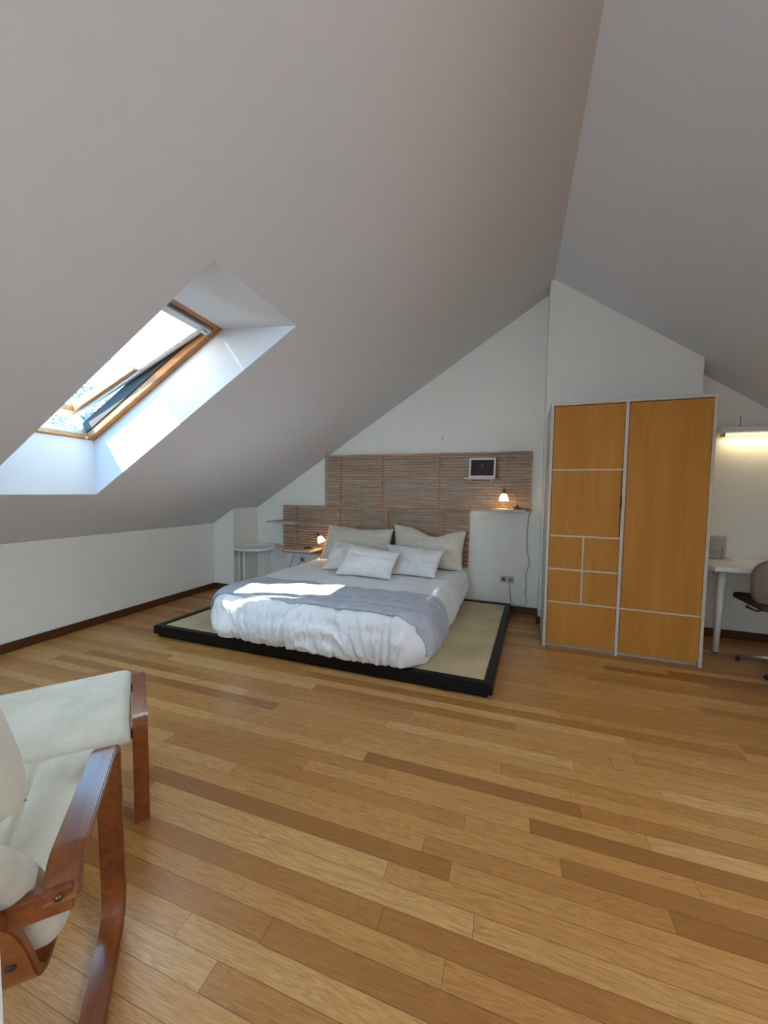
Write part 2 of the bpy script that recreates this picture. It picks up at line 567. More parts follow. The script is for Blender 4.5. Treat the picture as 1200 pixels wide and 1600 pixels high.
zr = 3.275-0.711*(XR-0.22)
def wallgable(y):
    bm = bmesh.new(); r = ridge(y)
    poly(bm, [(XL-.05, y, 0), (XR+.05, y, 0), (XR+.05, y, 3.6), (XL-.05, y, 3.6)])
    return bm
struct('wall_back', box(XL-.1, XR+.1, YB, YB+.12, 0, 3.7), M['wall'])
struct('wall_left', box(XL-.12, XL, YF-.1, YB, 0, ZK+.0), M['wall'])
struct('wall_right', box(XR, XR+.12, YF-.1, YB, 0, zr+.02), M['wall'])
# front wall behind the camera, with an opening added for the fill light
def f_front():
    bm = bmesh.new()
    wx0, wx1, wz0, wz1 = -2.4, -0.4, 0.78, 2.12
    add_box(bm, XL-.1, wx0, YF-.12, YF, 0, 3.7)
    add_box(bm, wx1, XR+.1, YF-.12, YF, 0, 3.7)
    add_box(bm, wx0, wx1, YF-.12, YF, 0, wz0)
    add_box(bm, wx0, wx1, YF-.12, YF, wz1, 3.7)
    return bm
struct('wall_front', f_front(), M['wall'])
# chimney breast between the bed and the desk
struct('wall_middle', box(0.175, 1.385, 3.95, YB, 0, 3.6), M['wall'])
# boxed pier in the far left corner
struct('wall_corner', box(XL, -3.385, 3.76, YB, 0, 1.10), M['wall'])
# baseboards
bbh = 0.075
struct('baseboard_left', box(XL, XL+.015, YF, 3.76, 0, bbh, .003), M['baseboardY'])
def bb_back():
    bm = bmesh.new()
    add_box(bm, XL+.015, -3.37, 3.745, 3.76, 0, bbh, .003)
    add_box(bm, -3.385, -3.37, 3.76, YB-.015, 0, bbh, .003)
    add_box(bm, -3.37, 0.175, YB-.015, YB, 0, bbh, .003)
    add_box(bm, 0.160, 0.175, 3.935, YB-.015, 0, bbh, .003)
    add_box(bm, 0.160, 1.385, 3.935, 3.95, 0, bbh, .003)
    add_box(bm, 1.385, 1.40, 3.935, YB-.015, 0, bbh, .003)
    add_box(bm, 1.40, XR, YB-.015, YB, 0, bbh, .003)
    return bm
struct('baseboard_back', bb_back(), M['baseboard'])
struct('baseboard_right', box(XR-.015, XR, YF, YB-.02, 0, bbh, .003), M['baseboardY'])
struct('baseboard_front', box(XL+.02, XR-.02, YF, YF+.015, 0, bbh, .003), M['baseboard'])
# rounded plaster corner bead on the chimney breast
# unseen window frame added around the rear fill light
wfm = empty('added_window_2', (-2.4, YF-.12, .78), kind='structure')
def w2():
    bm = bmesh.new()
    for a in ((0, .05, 0, 1.34), (1.95, 2.0, 0, 1.34), (.98, 1.02, .05, 1.29)): add_box(bm, a[0], a[1], .04, .09, a[2], a[3], .004)
    add_box(bm, .05, 1.95, .04, .09, 0, .05, .004); add_box(bm, .05, 1.95, .04, .09, 1.29, 1.34, .004)
    return bm
obj('window_frame', w2(), M['white_gloss'], wfm)

wf3 = empty('added_window_3', (0, 0, 0), kind='structure')  # invented skylight out of view, housing the left fill light
def w3():
    bm = bmesh.new()
    m = Matrix((Vector((.85, 0, .527)), Vector((0, 1, 0)), Vector((-.527, 0, .85)))).transposed().to_4x4()
    m.translation = Vector((-3.0, -.50, on_left(-3.0, -.50))) + Vector((-.527, 0, .85))*.30
    Lw = 1.47
    for a in ((-.02, Lw+.02, -.02, .05), (-.02, Lw+.02, .75, .82), (-.02, .05, .05, .75), (Lw-.05, Lw+.02, .05, .75), (Lw/2-.03, Lw/2+.03, .05, .75)):
        add_box(bm, a[0], a[1], a[2], a[3], 0, .08, .004, 2, m)
    return bm
obj('window_frame', w3(), M['pine'], wf3)
def w3b():   # opaque sheet added to keep sun out of the unseen skylight
    bm = bmesh.new()
    m = Matrix((Vector((.85, 0, .527)), Vector((0, 1, 0)), Vector((-.527, 0, .85)))).transposed().to_4x4()
    m.translation = Vector((-3.0, -.50, on_left(-3.0, -.50))) + Vector((-.527, 0, .85))*.30
    add_box(bm, -.02, 1.49, -.02, .82, .082, .086, 0, 2, m)
    return bm
obj('blind_cloth', w3b(), M['paper'], wf3)  # sun-blocking sheet, added out of view

wf4 = empty('added_window_4', (0, 0, 0), kind='structure')  # skylight added out of view to hold the right-slope fill light
def w4():
    bm = bmesh.new()
    m = Matrix((Vector((.815, 0, -.58)), Vector((0, 1, 0)), Vector((.58, 0, .815)))).transposed().to_4x4()
    m.translation = Vector((1.35, .1, 3.275-0.711*(1.35-ridge(.1).x))) + Vector((.58, 0, .815))*.30
    Lw = 1.227
    for a in ((-.02, Lw+.02, -.02, .05), (-.02, Lw+.02, .85, .92), (-.02, .05, .05, .85), (Lw-.05, Lw+.02, .05, .85)):
        add_box(bm, a[0], a[1], a[2], a[3], 0, .08, .004, 2, m)
    return bm
obj('window_frame', w4(), M['pine'], wf4)

# white door leaf standing open beside the camera; only its edge is in view
dr = empty('door_1', (0, 0, 0), kind='structure')
obj('door_leaf', box(-0.412, -0.372, -0.66, 0.157, 0.01, 2.03, .003), M['white_gloss'], dr)
obj('door_handle', tube([(-.372, .09, 1.0), (-.33, .09, 1.0), (-.325, .085, 1.0), (-.325, -.02, 1.0)], .008), M['chrome'], dr, True)

# wall marks: shallow scratch on the knee wall
# ------------------------------------------------------------------ skylight window
win = empty('window_1', (0, 0, 0), kind='structure')
def WM(o):   # matrix from window coordinates (a upslope, b across, n outward)
    m = Matrix((wa, wb, wn_)).transposed().to_4x4(); m.translation = o
    return m
w0 = WF[0]
mW = WM(w0)
def wbox(bm, a0, a1, b0, b1, n0, n1, m=mW, bevel=.004):
    add_box(bm, a0, a1, b0, b1, n0, n1, bevel, 2, m)
fw = 0.045
def f_frame():
    bm = bmesh.new()
    wbox(bm, -.02, WL+.02, -.02, fw, -.005, .11)
    wbox(bm, -.02, WL+.02, WW-fw, WW+.02, -.005, .11)
    wbox(bm, -.02, fw*0.35, fw, WW-fw, -.005, .035)
    wbox(bm, WL-fw*.5, WL+.02, fw, WW-fw, -.005, .11)
    return bm
obj('window_frame', f_frame(), M['pine'], win)
def f_gasket():
    bm = bmesh.new()
    wbox(bm, fw*.35, WL-fw*.5, fw, fw+.008, .045, .125, bevel=0)
    wbox(bm, fw*.35, WL-fw*.5, WW-fw-.008, WW-fw, .045, .125, bevel=0)
    wbox(bm, WL-fw*.5-.008, WL-fw*.5, fw+.008, WW-fw-.008, .045, .125, bevel=0)
    return bm
obj('gasket', f_gasket(), M['darkgap'], win)
def f_flash():   # grey outer flashing around the frame
    bm = bmesh.new()
    wbox(bm, -.10, WL+.10, -.10, -.02, .03, .12); wbox(bm, -.10, WL+.10, WW+.02, WW+.10, .03, .12)
    wbox(bm, -.10, -.02, -.02, WW+.02, .03, .10); wbox(bm, WL+.02, WL+.10, -.02, WW+.02, .03, .12)
    return bm
obj('flashing', f_flash(), M['alu'], win)
# sash, hinged at the top and pushed open at the bottom
tilt = R(7.5)
hinge = w0 + wa*(WL-.06) + wn_*.045
rotS = Matrix.Rotation(tilt, 4, wb)
mS = Matrix.Translation(hinge) @ rotS @ Matrix.Translation(-hinge) @ mW
s0, s1, sb0, sb1 = -.02, WL-fw*.5-.016, fw+.014, WW-fw-.014
sw = .052
def f_sash():
    bm = bmesh.new()
    wbox(bm, s0, s1, sb0, sb0+sw, .03, .085, mS); wbox(bm, s0, s1, sb1-sw, sb1, .03, .085, mS)
    wbox(bm, s0, s0+.075, sb0+sw, sb1-sw, .03, .085, mS); wbox(bm, s1-.06, s1, sb0+sw, sb1-sw, .03, .085, mS)
    return bm
sash = obj('sash', f_sash(), M['pine'], win)
def f_pane():
    bm = bmesh.new(); wbox(bm, s0+.06, s1-.05, sb0+.045, sb1-.045, .060, .064, mS, 0); return bm
obj('pane', f_pane(), M['glass'], sash)
def f_sgask():
    bm = bmesh.new(); wbox(bm, s0-.024, s0-.001, sb0, sb1, .045, .10, mS, .001); return bm
obj('sash_seal', f_sgask(), M['darkgap'], sash)
def f_rails():   # aluminium side rails and head box of the blind
    bm = bmesh.new()
    wbox(bm, s0+.01, s1-.02, sb0+.004, sb0+.026, .012, .030, mS, .002)
    wbox(bm, s0+.01, s1-.02, sb1-.026, sb1-.004, .012, .030, mS, .002)
    wbox(bm, s1-.05, s1+.0, sb0-.012, sb1+.012, -.012, .030, mS, .006)
    return bm
obj('blind_rail', f_rails(), M['alu'], win)
bl0 = s0 + (s1-s0)*.555
def f_blind():
    bm = bmesh.new(); wbox(bm, bl0, s1-.045, sb0+.024, sb1-.024, .018, .0195, mS, 0); return bm
obj('blind_cloth', f_blind(), M['blind'], win)
def f_bbar():
    bm = bmesh.new(); wbox(bm, bl0-.014, bl0, sb0+.02, sb1-.02, .012, .026, mS, .003); return bm
obj('blind_bar', f_bbar(), M['alu'], win)
def f_handle():
    bm = bmesh.new()
    wbox(bm, WL-.085, WL-.06, WW-.11, WW-.075, -.03, .02, mW, .006)
    wbox(bm, .01, .03, WW-.075, WW-.06, -.012, .0, mW, .003)
    return bm
obj('window_catch', f_handle(), M['alu'], win)

# ------------------------------------------------------------------ bed platform
PL = [(-2.955, 2.313), (-0.140, 2.355), (-0.088, 4.20), (-2.875, 4.20)]
bed = empty('bed_platform', (-1.5, 3.2, 0), label='low black-framed platform with woven tatami top on the floor under the bed', cat='bed platform')
def PQ(inset, z):
    c = Vector((sum(p[0] for p in PL)/4, sum(p[1] for p in PL)/4))
    pts = []
    sg = [(1, 1), (-1, 1), (-1, -1), (1, -1)]
    for (x, y), (sx, sy) in zip(PL, sg):
        pts.append((x+sx*inset+1.5, y+sy*inset-3.2, z))
    return pts
def f_pframe():
    bm = bmesh.new()
    for (zo, zi, z1_, ins) in ((0.030, 0, .100, .055),):
        o_lo = [bm.verts.new(p) for p in PQ(0, zo)]; o_hi = [bm.verts.new(p) for p in PQ(0, z1_)]
        i_lo = [bm.verts.new(p) for p in PQ(ins, zo)]; i_hi = [bm.verts.new(p) for p in PQ(ins, z1_)]
        for i in range(4):
            j = (i+1) % 4
            bm.faces.new((o_lo[i], o_lo[j], o_hi[j], o_hi[i]))
            bm.faces.new((o_hi[i], o_hi[j], i_hi[j], i_hi[i]))
            bm.faces.new((i_hi[i], i_hi[j], i_lo[j], i_lo[i]))
            bm.faces.new((i_lo[i], i_lo[j], o_lo[j], o_lo[i]))
    bmesh.ops.recalc_face_normals(bm, faces=bm.faces)
    es = [e for e in bm.edges if len(e.link_faces) == 2 and e.calc_face_angle(0) > 1.2]
    bmesh.ops.bevel(bm, geom=es, offset=.004, segments=2, affect='EDGES')
    return bm
obj('frame', f_pframe(), M['black'], bed)
def f_ptat():
    q = PQ(.057, .05); return prism(q, .040)
obj('tatami_mat', f_ptat(), M['tatami'], bed)
# recessed plinth rails underneath, one along each side with bearers between them
obj('plinth', prism(PQ(.028, 0.0), .045), M['black'], bed)
for i in range(5):
    x = -2.35 + i*.48
    obj('bearer', box(x+1.5-.03, x+1.5+.03, 2.325-3.2+.006*i, 4.1-3.2, .018, .030), M['black'], bed)

# ------------------------------------------------------------------ mattress, duvet, throw, pillows
MX0, MX1, MY0, MY1 = -2.30, -.66, 2.47, 4.10
mt = obj('mattress', box(MX0+1.5, MX1+1.5, MY0-3.2, MY1-3.2, 0, .27, .04, 4), M['mattress'], None, True, loc=(-1.5, 3.2, .0905))
tag(mt, 'beige mattress lying on the tatami platform beneath the duvet', 'mattress')

def nz(x, y, z, s=1.0):
    return noise.noise(Vector((x*s, y*s, z*s)))

def duvet_mesh():
    # core rectangle (flat top), open at the head end; rings go outward and down
    x0, x1, y0, y1 = -2.29, -.66, 2.42, 4.16
    rc = .10
    # perimeter path from head-left down to front-left, front-right, head-right
    per = []
    def arc(cx, cy, a0, a1, n, r):
        return [(cx+r*math.cos(a), cy+r*math.sin(a), math.cos(a), math.sin(a)) for a in [a0+(a1-a0)*k/n for k in range(n+1)]]
    NL, NFt, NC = 110, 110, 34
    rl, rr_ = .10, .16
    for k in range(NL): per.append((x0, y1+(y0+rl-y1)*k/NL, -1, 0))
    per += arc(x0+rl, y0+rl, PI, 1.5*PI, NC, rl)
    for k in range(1, NFt): per.append((x0+rl+(x1-rr_-x0-rl)*k/NFt, y0, 0, -1))
    per += arc(x1-rr_, y0+rr_, 1.5*PI, 2*PI, NC, rr_)
    for k in range(1, NL+1): per.append((x1, y0+rr_+(y1-y0-rr_)*k/NL, 1, 0))
    top = .452
    # outward profile
    prof = []
    rad = .11
    for k in range(1, 15):
        a = k/14*PI/2
        prof.append((rad*math.sin(a), -rad*(1-math.cos(a)), k/14*rad*PI/2))
    drop = .225
    for k in range(1, 24):
        t = k/23
        prof.append((rad + .030*math.sin(t*PI*.9) - .03*t*t, -rad-drop*t, rad*PI/2+drop*t))
    n = len(per)
    bm = bmesh.new()
    def seam(v, pitch, off):
        d = abs(((v-off)/pitch) % 1.0 - .5)*pitch
        return d
    rows = []
    # inner rows: from spine to core edge
    NI = 46
    xm = (x0+x1)/2
    for i in range(NI):
        t = i/NI
        row = []
        for (px, py, nx, ny) in per:
            sy = max(py, y0+.8); 
            cx, cy = xm, (sy if abs(nx) > .99 else y0+.8)
            row.append([cx+(px-cx)*t, cy+(py-cy)*t, top, 0, 0, 1, 0.0, px, py])
        rows.append(row)
    rows.append([[px, py, top, 0, 0, 1, 0.0, px, py] for (px, py, nx, ny) in per])
    for (do, dz, al) in prof:
        row = []
        for q, (px, py, nx, ny) in enumerate(per):
            a = min(1, do/rad)
            up = math.sqrt(max(0, 1-a*a)) if al < rad*PI/2 else 0
            # the hem: lower on the front, a little higher on the right hand side near the head
            stretch = 1.0
            if nx > .3: stretch = 1.0 - .10*max(0, (py-2.6)/1.6)
            z = top + dz*(stretch if dz < -rad else 1)
            corner = abs(nx)*abs(ny)*4*.5
            row.append([px+nx*do, py+ny*do, z, nx*a, ny*a, up, al, px, py])
        rows.append(row)
    out = []
    acc = [0.0]
    for a, b in zip(per, per[1:]): acc.append(acc[-1]+math.hypot(a[0]-b[0], a[1]-b[1]))
    for ri, row in enumerate(rows):
        vr = []
        for q, (x, y, z, nx, ny, up, al, px, py) in enumerate(row):
            nx0, ny0 = per[q][2], per[q][3]
            s = acc[q]
            h = 0.0
            # soft puffiness of the filling
            h += .010*nz(x, y, z+3, 2.6) + .006*nz(x+9, y, z, 7)
            # quilting seams across the bed and along it
            sx = seam(x, .41, -2.45+.205); sy = seam(y, .45, 2.30)
            if al < .05:
                h -= .009*math.exp(-(sx/.022)**2) + .007*math.exp(-(sy/.022)**2)
                h += .004*nz(x*7, y*1.6, 5, 3.0)
            # gathers on the hanging sides
            g = min(1, al/.16)
            gather = (nz(s*13, al*2.4, 1.7) + .6*nz(s*29, al*4, 7.7))
            h += g*.012*gather
            if abs(ny0) > .9:
                h -= g*.026*math.exp(-(sx/.016)**2)
                h += g*(.046*(.22-abs(nz(x*15+al*9*math.sin(x*7), al*5, 4))) + .028*(.22-abs(nz(x*34+al*5, al*9, 6))))
            low = max(0, (al-.25)/.15)
            h += low*.012*nz(s*17, 3.1, 2.2)
            # big bulge
            h += g*.014*nz(s*2.2, 1.5, 8)
            v = Vector((x, y, z)) + Vector((nx, ny, up)).normalized()*h
            # top sag towards the foot
            v.z -= .02*max(0, (2.7-y)/.4)**2*.5 if y > 2.3 else .01
            vr.append(v)
        out.append(vr)
    V = [[bm.verts.new(v) for v in r] for r in out]
    for a, b in zip(V, V[1:]):
        for q in range(n-1):
            try: bm.faces.new((a[q], a[q+1], b[q+1], b[q]))
            except ValueError: pass
    # turned-in hem
    last = out[-1]
    hem = []
    for q, v in enumerate(last):
        nx0, ny0 = per[q][2], per[q][3]
        hem.append(bm.verts.new(v + Vector((-nx0*.03, -ny0*.03, -.004))))
    for q in range(n-1):
        bm.faces.new((V[-1][q], V[-1][q+1], hem[q+1], hem[q]))
    hem2 = [bm.verts.new(h.co + Vector((-per[q][2]*.03, -per[q][3]*.03, .05))) for q, h in enumerate(hem)]
    for q in range(n-1):
        bm.faces.new((hem[q], hem[q+1], hem2[q+1], hem2[q]))
    bmesh.ops.remove_doubles(bm, verts=bm.verts, dist=1e-5)
    return bm
dbm = duvet_mesh()
for v in dbm.verts: v.co -= Vector((-1.5, 3.2, 0))
duvet = obj('duvet', dbm, M['duvet'], None, True, loc=(-1.5, 3.2, 0))
tag(duvet, 'puckered white quilted duvet covering the bed and hanging over its foot', 'duvet')

def throw_mesh():
    bmd = bmesh.new(); bmd.from_mesh(duvet.data)
    for v in bmd.verts: v.co += Vector((-1.5, 3.2, 0))
    bvh = BVHTree.FromBMesh(bmd)
    NU, NV = 190, 60
    x0, x1 = -2.29, -.66; rad = .125; xo0, xo1 = x0-rad, x1+rad
    dl, drp = .19, .16
    # cross section: arclength u
    segs = []
    def P(u):
        L1 = dl; L2 = rad*PI/2; L3 = x1-x0; L4 = L2; L5 = drp
        if u < L1: return Vector((xo0, 0, .452-rad-(L1-u))), Vector((-1, 0, 0))
        u -= L1
        if u < L2:
            a = PI - u/rad; return Vector((x0+rad*math.cos(a), 0, .452-rad+rad*math.sin(a))), Vector((math.cos(a), 0, math.sin(a)))
        u -= L2
        if u < L3: return Vector((x0+u, 0, .452)), Vector((0, 0, 1))
        u -= L3
        if u < L4:
            a = PI/2-u/rad; return Vector((x1+rad*math.cos(a), 0, .452-rad+rad*math.sin(a))), Vector((math.cos(a), 0, math.sin(a)))
        u -= L4
        return Vector((xo1, 0, .452-rad-u)), Vector((1, 0, 0))
    total = dl+rad*PI+(x1-x0)+drp
    bm = bmesh.new()
    grid = []
    for i in range(NU+1):
        u = total*i/NU
        row = []
        p0, nrm = P(u)
        t = i/NU
        # front and back edges of the blanket in y
        yf = 2.368 + .006*nz(t*9, 1, 1) + .04*max(0, (t-.86)/.14) + .05*max(0, .1-t)/.1
        yb = 2.90 + .016*nz(t*5, 4, 4) - .12*(max(0, .14-t)/.14) - .02*max(0, (t-.8)/.2)
        # hanging hem: uneven
        for j in range(NV+1):
            s = j/NV
            y = yf + (yb-yf)*s
            p = Vector((p0.x, y, p0.z))
            if t > .9: p.z += .015*nz(s*6, 2, 3)*((t-.9)/.1)
            far = p + nrm*.3
            hit = bvh.ray_cast(far, -nrm, .6)
            if hit[0] is not None and (hit[0]-p).length < .12:
                q = hit[0]
            else:
                q = p
            h = .013 + .006*nz(u*6, y*6, 2) + .003*nz(u*22, y*22, 5)
            if t > .86: h += .016*max(0, (t-.86)/.14)*(nz(s*11, 5, t*2)+.35)
            if y < 2.47:   # follow the roll over the foot end
                k_ = (2.47-y)/.12
            q = q + nrm*h
            row.append(bm.verts.new(q))
        grid.append(row)
    # relax a bit
    for i in range(NU):
        for j in range(NV):
            bm.faces.new((grid[i][j], grid[i+1][j], grid[i+1][j+1], grid[i][j+1]))
    for _ in range(9):
        bmesh.ops.smooth_vert(bm, verts=[v for v in bm.verts], factor=.5, use_axis_x=True, use_axis_y=True, use_axis_z=True)
    # push outside the duvet again
    for v in bm.verts:
        loc, nr, idx, dist = bvh.find_nearest(v.co)
        if loc is not None:
            d = (v.co-loc).dot(nr)
            if nr.z < -.2: continue
            if d < .007: v.co += nr*(.007-d)
    bmd.free()
    bmesh.ops.recalc_face_normals(bm, faces=bm.faces)
    bmesh.ops.solidify(bm, geom=list(bm.faces), thickness=-.005)
    return bm
tb = throw_mesh()
for v in tb.verts: v.co -= Vector((-1.5, 2.65, .4))
thr = obj('throw_blanket', tb, M['throw'], None, True, loc=(-1.5, 2.65, .4))
tag(thr, 'soft grey-lavender throw laid across the foot of the bed', 'blanket')

def pillow(name, corners, thick, mat, seed, label, group, sag=0.0, flange=0.0, pinch=.05, N=40, wr=1.0):
    """corners: bottom-left, bottom-right, top-right, top-left"""
    BL, BR, TR, TL = [Vector(c) for c in corners]
    cen = (BL+BR+TR+TL)/4
    nrm = ((BR-BL)+(TR-TL)).cross((TL-BL)+(TR-BR)).normalized()
    bm = bmesh.new()
    def surf(side):
        g = []
        for i in range(N+1):
            u = -1+2*i/N
            row = []
            for j in range(N+1):
                v = -1+2*j/N
                # edges curve inwards between the pointed corners
                uu = u*(1-pinch*(1-v*v)); vv = v*(1-pinch*1.3*(1-u*u))
                a, b = (uu+1)/2, (vv+1)/2
                p = BL*(1-a)*(1-b)+BR*a*(1-b)+TR*a*b+TL*(1-a)*b
                # sagging top edge
                p += (BL-TL)*sag*math.exp(-((u-.15)/.4)**2)*max(0, b)**3
                e = max(0, (1-abs(u)**2.6))*max(0, (1-abs(v)**2.6))
                th = thick*e**.55
                rim = min(1, e*3)
                th += wr*rim*(.012*nz(u*2+seed, v*2, side*3+seed, 1.0) + .006*nz(u*5, v*4+seed, side, 1.0))
                # creases running in from the corners
                ang = math.atan2(v, u)
                th += wr*rim*.0035*math.sin(ang*9+seed+2.5*nz(u*2, v*2, seed))*min(1, math.hypot(u, v))
                row.append(p + nrm*side*max(th, .004))
            g.append(row)
        return g
    F, Bk = surf(1), surf(-1)
    for g in (F, Bk):
        V = [[bm.verts.new(p-cen) for p in r] for r in g]
        for i in range(N):
            for j in range(N):
                bm.faces.new((V[i][j], V[i+1][j], V[i+1][j+1], V[i][j+1]))
        if g is F: VF = V
        else: VB = V
    def stitch(a, b):
        for k in range(len(a)-1): bm.faces.new((a[k], a[k+1], b[k+1], b[k]))
    stitch(VF[0], VB[0]); stitch(VF[-1], VB[-1])
    stitch([r[0] for r in VF], [r[0] for r in VB]); stitch([r[-1] for r in VF], [r[-1] for r in VB])
    o = obj(name, bm, mat, None, True, loc=cen)
    tag(o, label, 'pillow', group)
    return o
pg = 'pillows at the head of the bed'
pillow('pillow', [(-2.22, 3.87, .475), (-1.36, 3.87, .475), (-1.385, 4.10, .845), (-2.22, 4.10, .86)], .095, M['pillow_cream'], 1.0,
       'large cream pillow leaning on the slatted headboard on the left side of the bed', pg, sag=.06)
pillow('pillow', [(-1.31, 3.89, .475), (-.565, 3.89, .465), (-.560, 4.10, .86), (-1.385, 4.10, .905)], .10, M['pillow_cream'], 4.0,
       'large cream pillow with a dented top edge on the right side of the bed', pg, sag=.22, wr=1.6)
pillow('pillow', [(-1.93, 3.42, .47), (-1.45, 3.44, .475), (-1.50, 3.68, .69), (-1.93, 3.68, .735)], .06, M['pillow_white'], 7.0,
       'small white pillow half hidden behind the central one, in front of the left cream pillow', pg)
pillow('pillow', [(-1.20, 3.48, .47), (-.76, 3.48, .465), (-.715, 3.70, .70), (-1.34, 3.72, .725)], .07, M['pillow_white'], 9.0,
       'small white pillow lying against the right-hand large cream pillow', pg)
pillow('pillow', [(-1.70, 3.25, .47), (-1.13, 3.26, .465), (-1.09, 3.42, .69), (-1.62, 3.46, .745)], .075, M['pillow_white'], 12.0,
       'small white pillow foremost in the middle of the pillow pile', pg)

# ------------------------------------------------------------------ slatted headboards
def headboard(x0, z0, label, ups):
    W, H_, D = 2.40, .625, .050
    t = empty('headboard', (x0, YB, z0), label=label, cat='headboard', group='slatted wooden headboards')
    n = 19
    pitch = H_/n
    slat_bm = bmesh.new()
    for k in range(n):
        z = k*pitch + .005
        add_box(slat_bm, 0, W, -D, -D+.040, z, z+pitch*.60, .0015, 1)
    obj('slat', slat_bm, M['slat'], t)
    # wall-side uprights
    for u in ups:
        b = bmesh.new()
        add_box(b, u-.018, u+.018, -D+.040, 0, .004, H_-.004, .002, 1)
        # little spacer blocks flush with the slats
        for k in range(n-1):
            z = k*pitch + .005 + pitch*.60
            add_box(b, u-.014, u+.014, -D+.006, -D+.040, z, z+pitch*.40)
        obj('upright', b, M['slat_support'], t)
    obj('top_rail', box(0, W, -D-.004, -.001, H_-.012, H_, .002), M['slat'], t)
    return t
headboard(-2.325, 1.085, 'upper horizontal-slatted birch headboard on the back wall, carrying the picture frame', (.19, .74, 1.42, 2.13))
headboard(-2.945, .456, 'lower horizontal-slatted birch headboard behind the pillows', (.19, .81, 1.44, 2.10))

# ------------------------------------------------------------------ shelves on the headboards
def shelf(x0, x1, y0, z, label, th=.022, kx=0.0):
    t = empty('wall_shelf', ((x0+x1)/2, YB-.04, z), label=label, cat='shelf', group='small white shelves hooked on the headboards')
    w = (x1-x0)/2
    obj('board', box(-w, w, y0-(YB-.04), -.002, -th, 0, .002), M['cabinet_white'], t)
    for s in (-1, 1):
        obj('bracket', box(s*w*.7-.01, s*w*.7+.01, -.05, -.006, -th-.012, -th, .001), M['white_metal'], t)
    return t
shelf(-.587, -.275, 3.98, 1.437, 'small white shelf under the picture frame on the upper headboard')
shelf(-.292, .030, 3.90, 1.118, 'small white shelf under the right table lamp on the upper headboard')
shelf(-2.70, -2.345, 3.84, .560, 'low white shelf under the left table lamp on the lower headboard')
shelf(-3.00, -2.585, 3.90, .885, 'empty white shelf jutting out left of the lower headboard')

# picture frame
pf = empty('picture_frame', (-.412, 4.05, 1.438), label='dark photo in a pale landscape frame standing on the small upper shelf', cat='picture frame')
mtilt = Matrix.Rotation(R(-8), 4, 'X')
def f_pf():
    b = bmesh.new(); w_, h_, t_ = .135, .205, .018
    add_box(b, -w_, w_, 0, .02, 0, t_, .002, 1, mtilt); add_box(b, -w_, w_, 0, .02, h_-t_, h_, .002, 1, mtilt)
    add_box(b, -w_, -w_+t_, 0, .02, t_, h_-t_, .002, 1, mtilt); add_box(b, w_-t_, w_, 0, .02, t_, h_-t_, .002, 1, mtilt)
    return b
obj('frame', f_pf(), M['white_metal'], pf)
obj('photo', box(-.117, .117, .012, .016, .018, .187, 0, 1, mtilt), M['screen'], pf)
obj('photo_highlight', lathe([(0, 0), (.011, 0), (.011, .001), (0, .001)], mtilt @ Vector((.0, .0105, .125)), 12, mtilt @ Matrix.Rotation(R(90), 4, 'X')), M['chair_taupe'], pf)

# ------------------------------------------------------------------ table lamps
def table_lamp(loc, rz, label, shade_tilt, sc=1.0, rail=False):
    t = empty('table_lamp', loc, rz, label, 'table lamp', 'brass table lamps with glass shades')
    obj('base', lathe([(0, 0), (.062, 0), (.064, .004), (.058, .010), (.035, .018), (.014, .024), (.008, .035), (0, .035)], n=32), M['brass'], t, True)
    pts = [(0, 0, .02), (0, 0, .11)]
    hgt, reach = .185, .13
    for k in range(1, 13):
        a = k/12*PI*.5
        pts.append((reach*.62*(1-math.cos(a)), 0, .11+(hgt-.11)*math.sin(a)))
    pts.append((reach, 0, hgt-.004))
    obj('stem', tube(pts, .0042, 10), M['brass'], t, True)
    m = Matrix.Translation((reach, 0, hgt-.006)) @ Matrix.Rotation(shade_tilt, 4, 'Y')
    hd = obj('lamp_holder', lathe([(0, .05), (.003, .05), (.004, .02), (.014, .012), (.018, -.012), (.020, -.030), (0, -.030)], (0, 0, 0), 20, m), M['brass'], t, True)
    sh = obj('lamp_shade', lathe([(.018, -.022), (.028, -.034), (.040, -.058), (.046, -.085), (.047, -.100), (.044, -.100), (.043, -.085), (.037, -.058), (.025, -.036), (.015, -.026)], (0, 0, 0), 32, m), M['shade'], t, True)
    bl = m @ Vector((0, 0, -.07))
    obj('bulb', lathe([(0, .025), (.012, .02), (.018, 0), (.012, -.018), (0, -.024)], bl, 16), M['shade'], t, True)
    d = bpy.data.lights.new('lamp_bulb_light', 'POINT'); d.energy = .9; d.color = (1, .70, .36); d.shadow_soft_size = .03
    lo = bpy.data.objects.new('lamp_bulb_light', d); lo.parent = t; COL.objects.link(lo)
    lo.location = m @ Vector((0, 0, -.125))
    return t
lampR = table_lamp((-.055, 4.02, 1.118), PI+R(6), 'lit brass table lamp with bell glass shade on the right-hand shelf by the picture', 0.0)
lampL = table_lamp((-2.46, 4.01, .560), R(8), 'lit brass table lamp with tilted glass shade on the low left-hand shelf', R(-28))

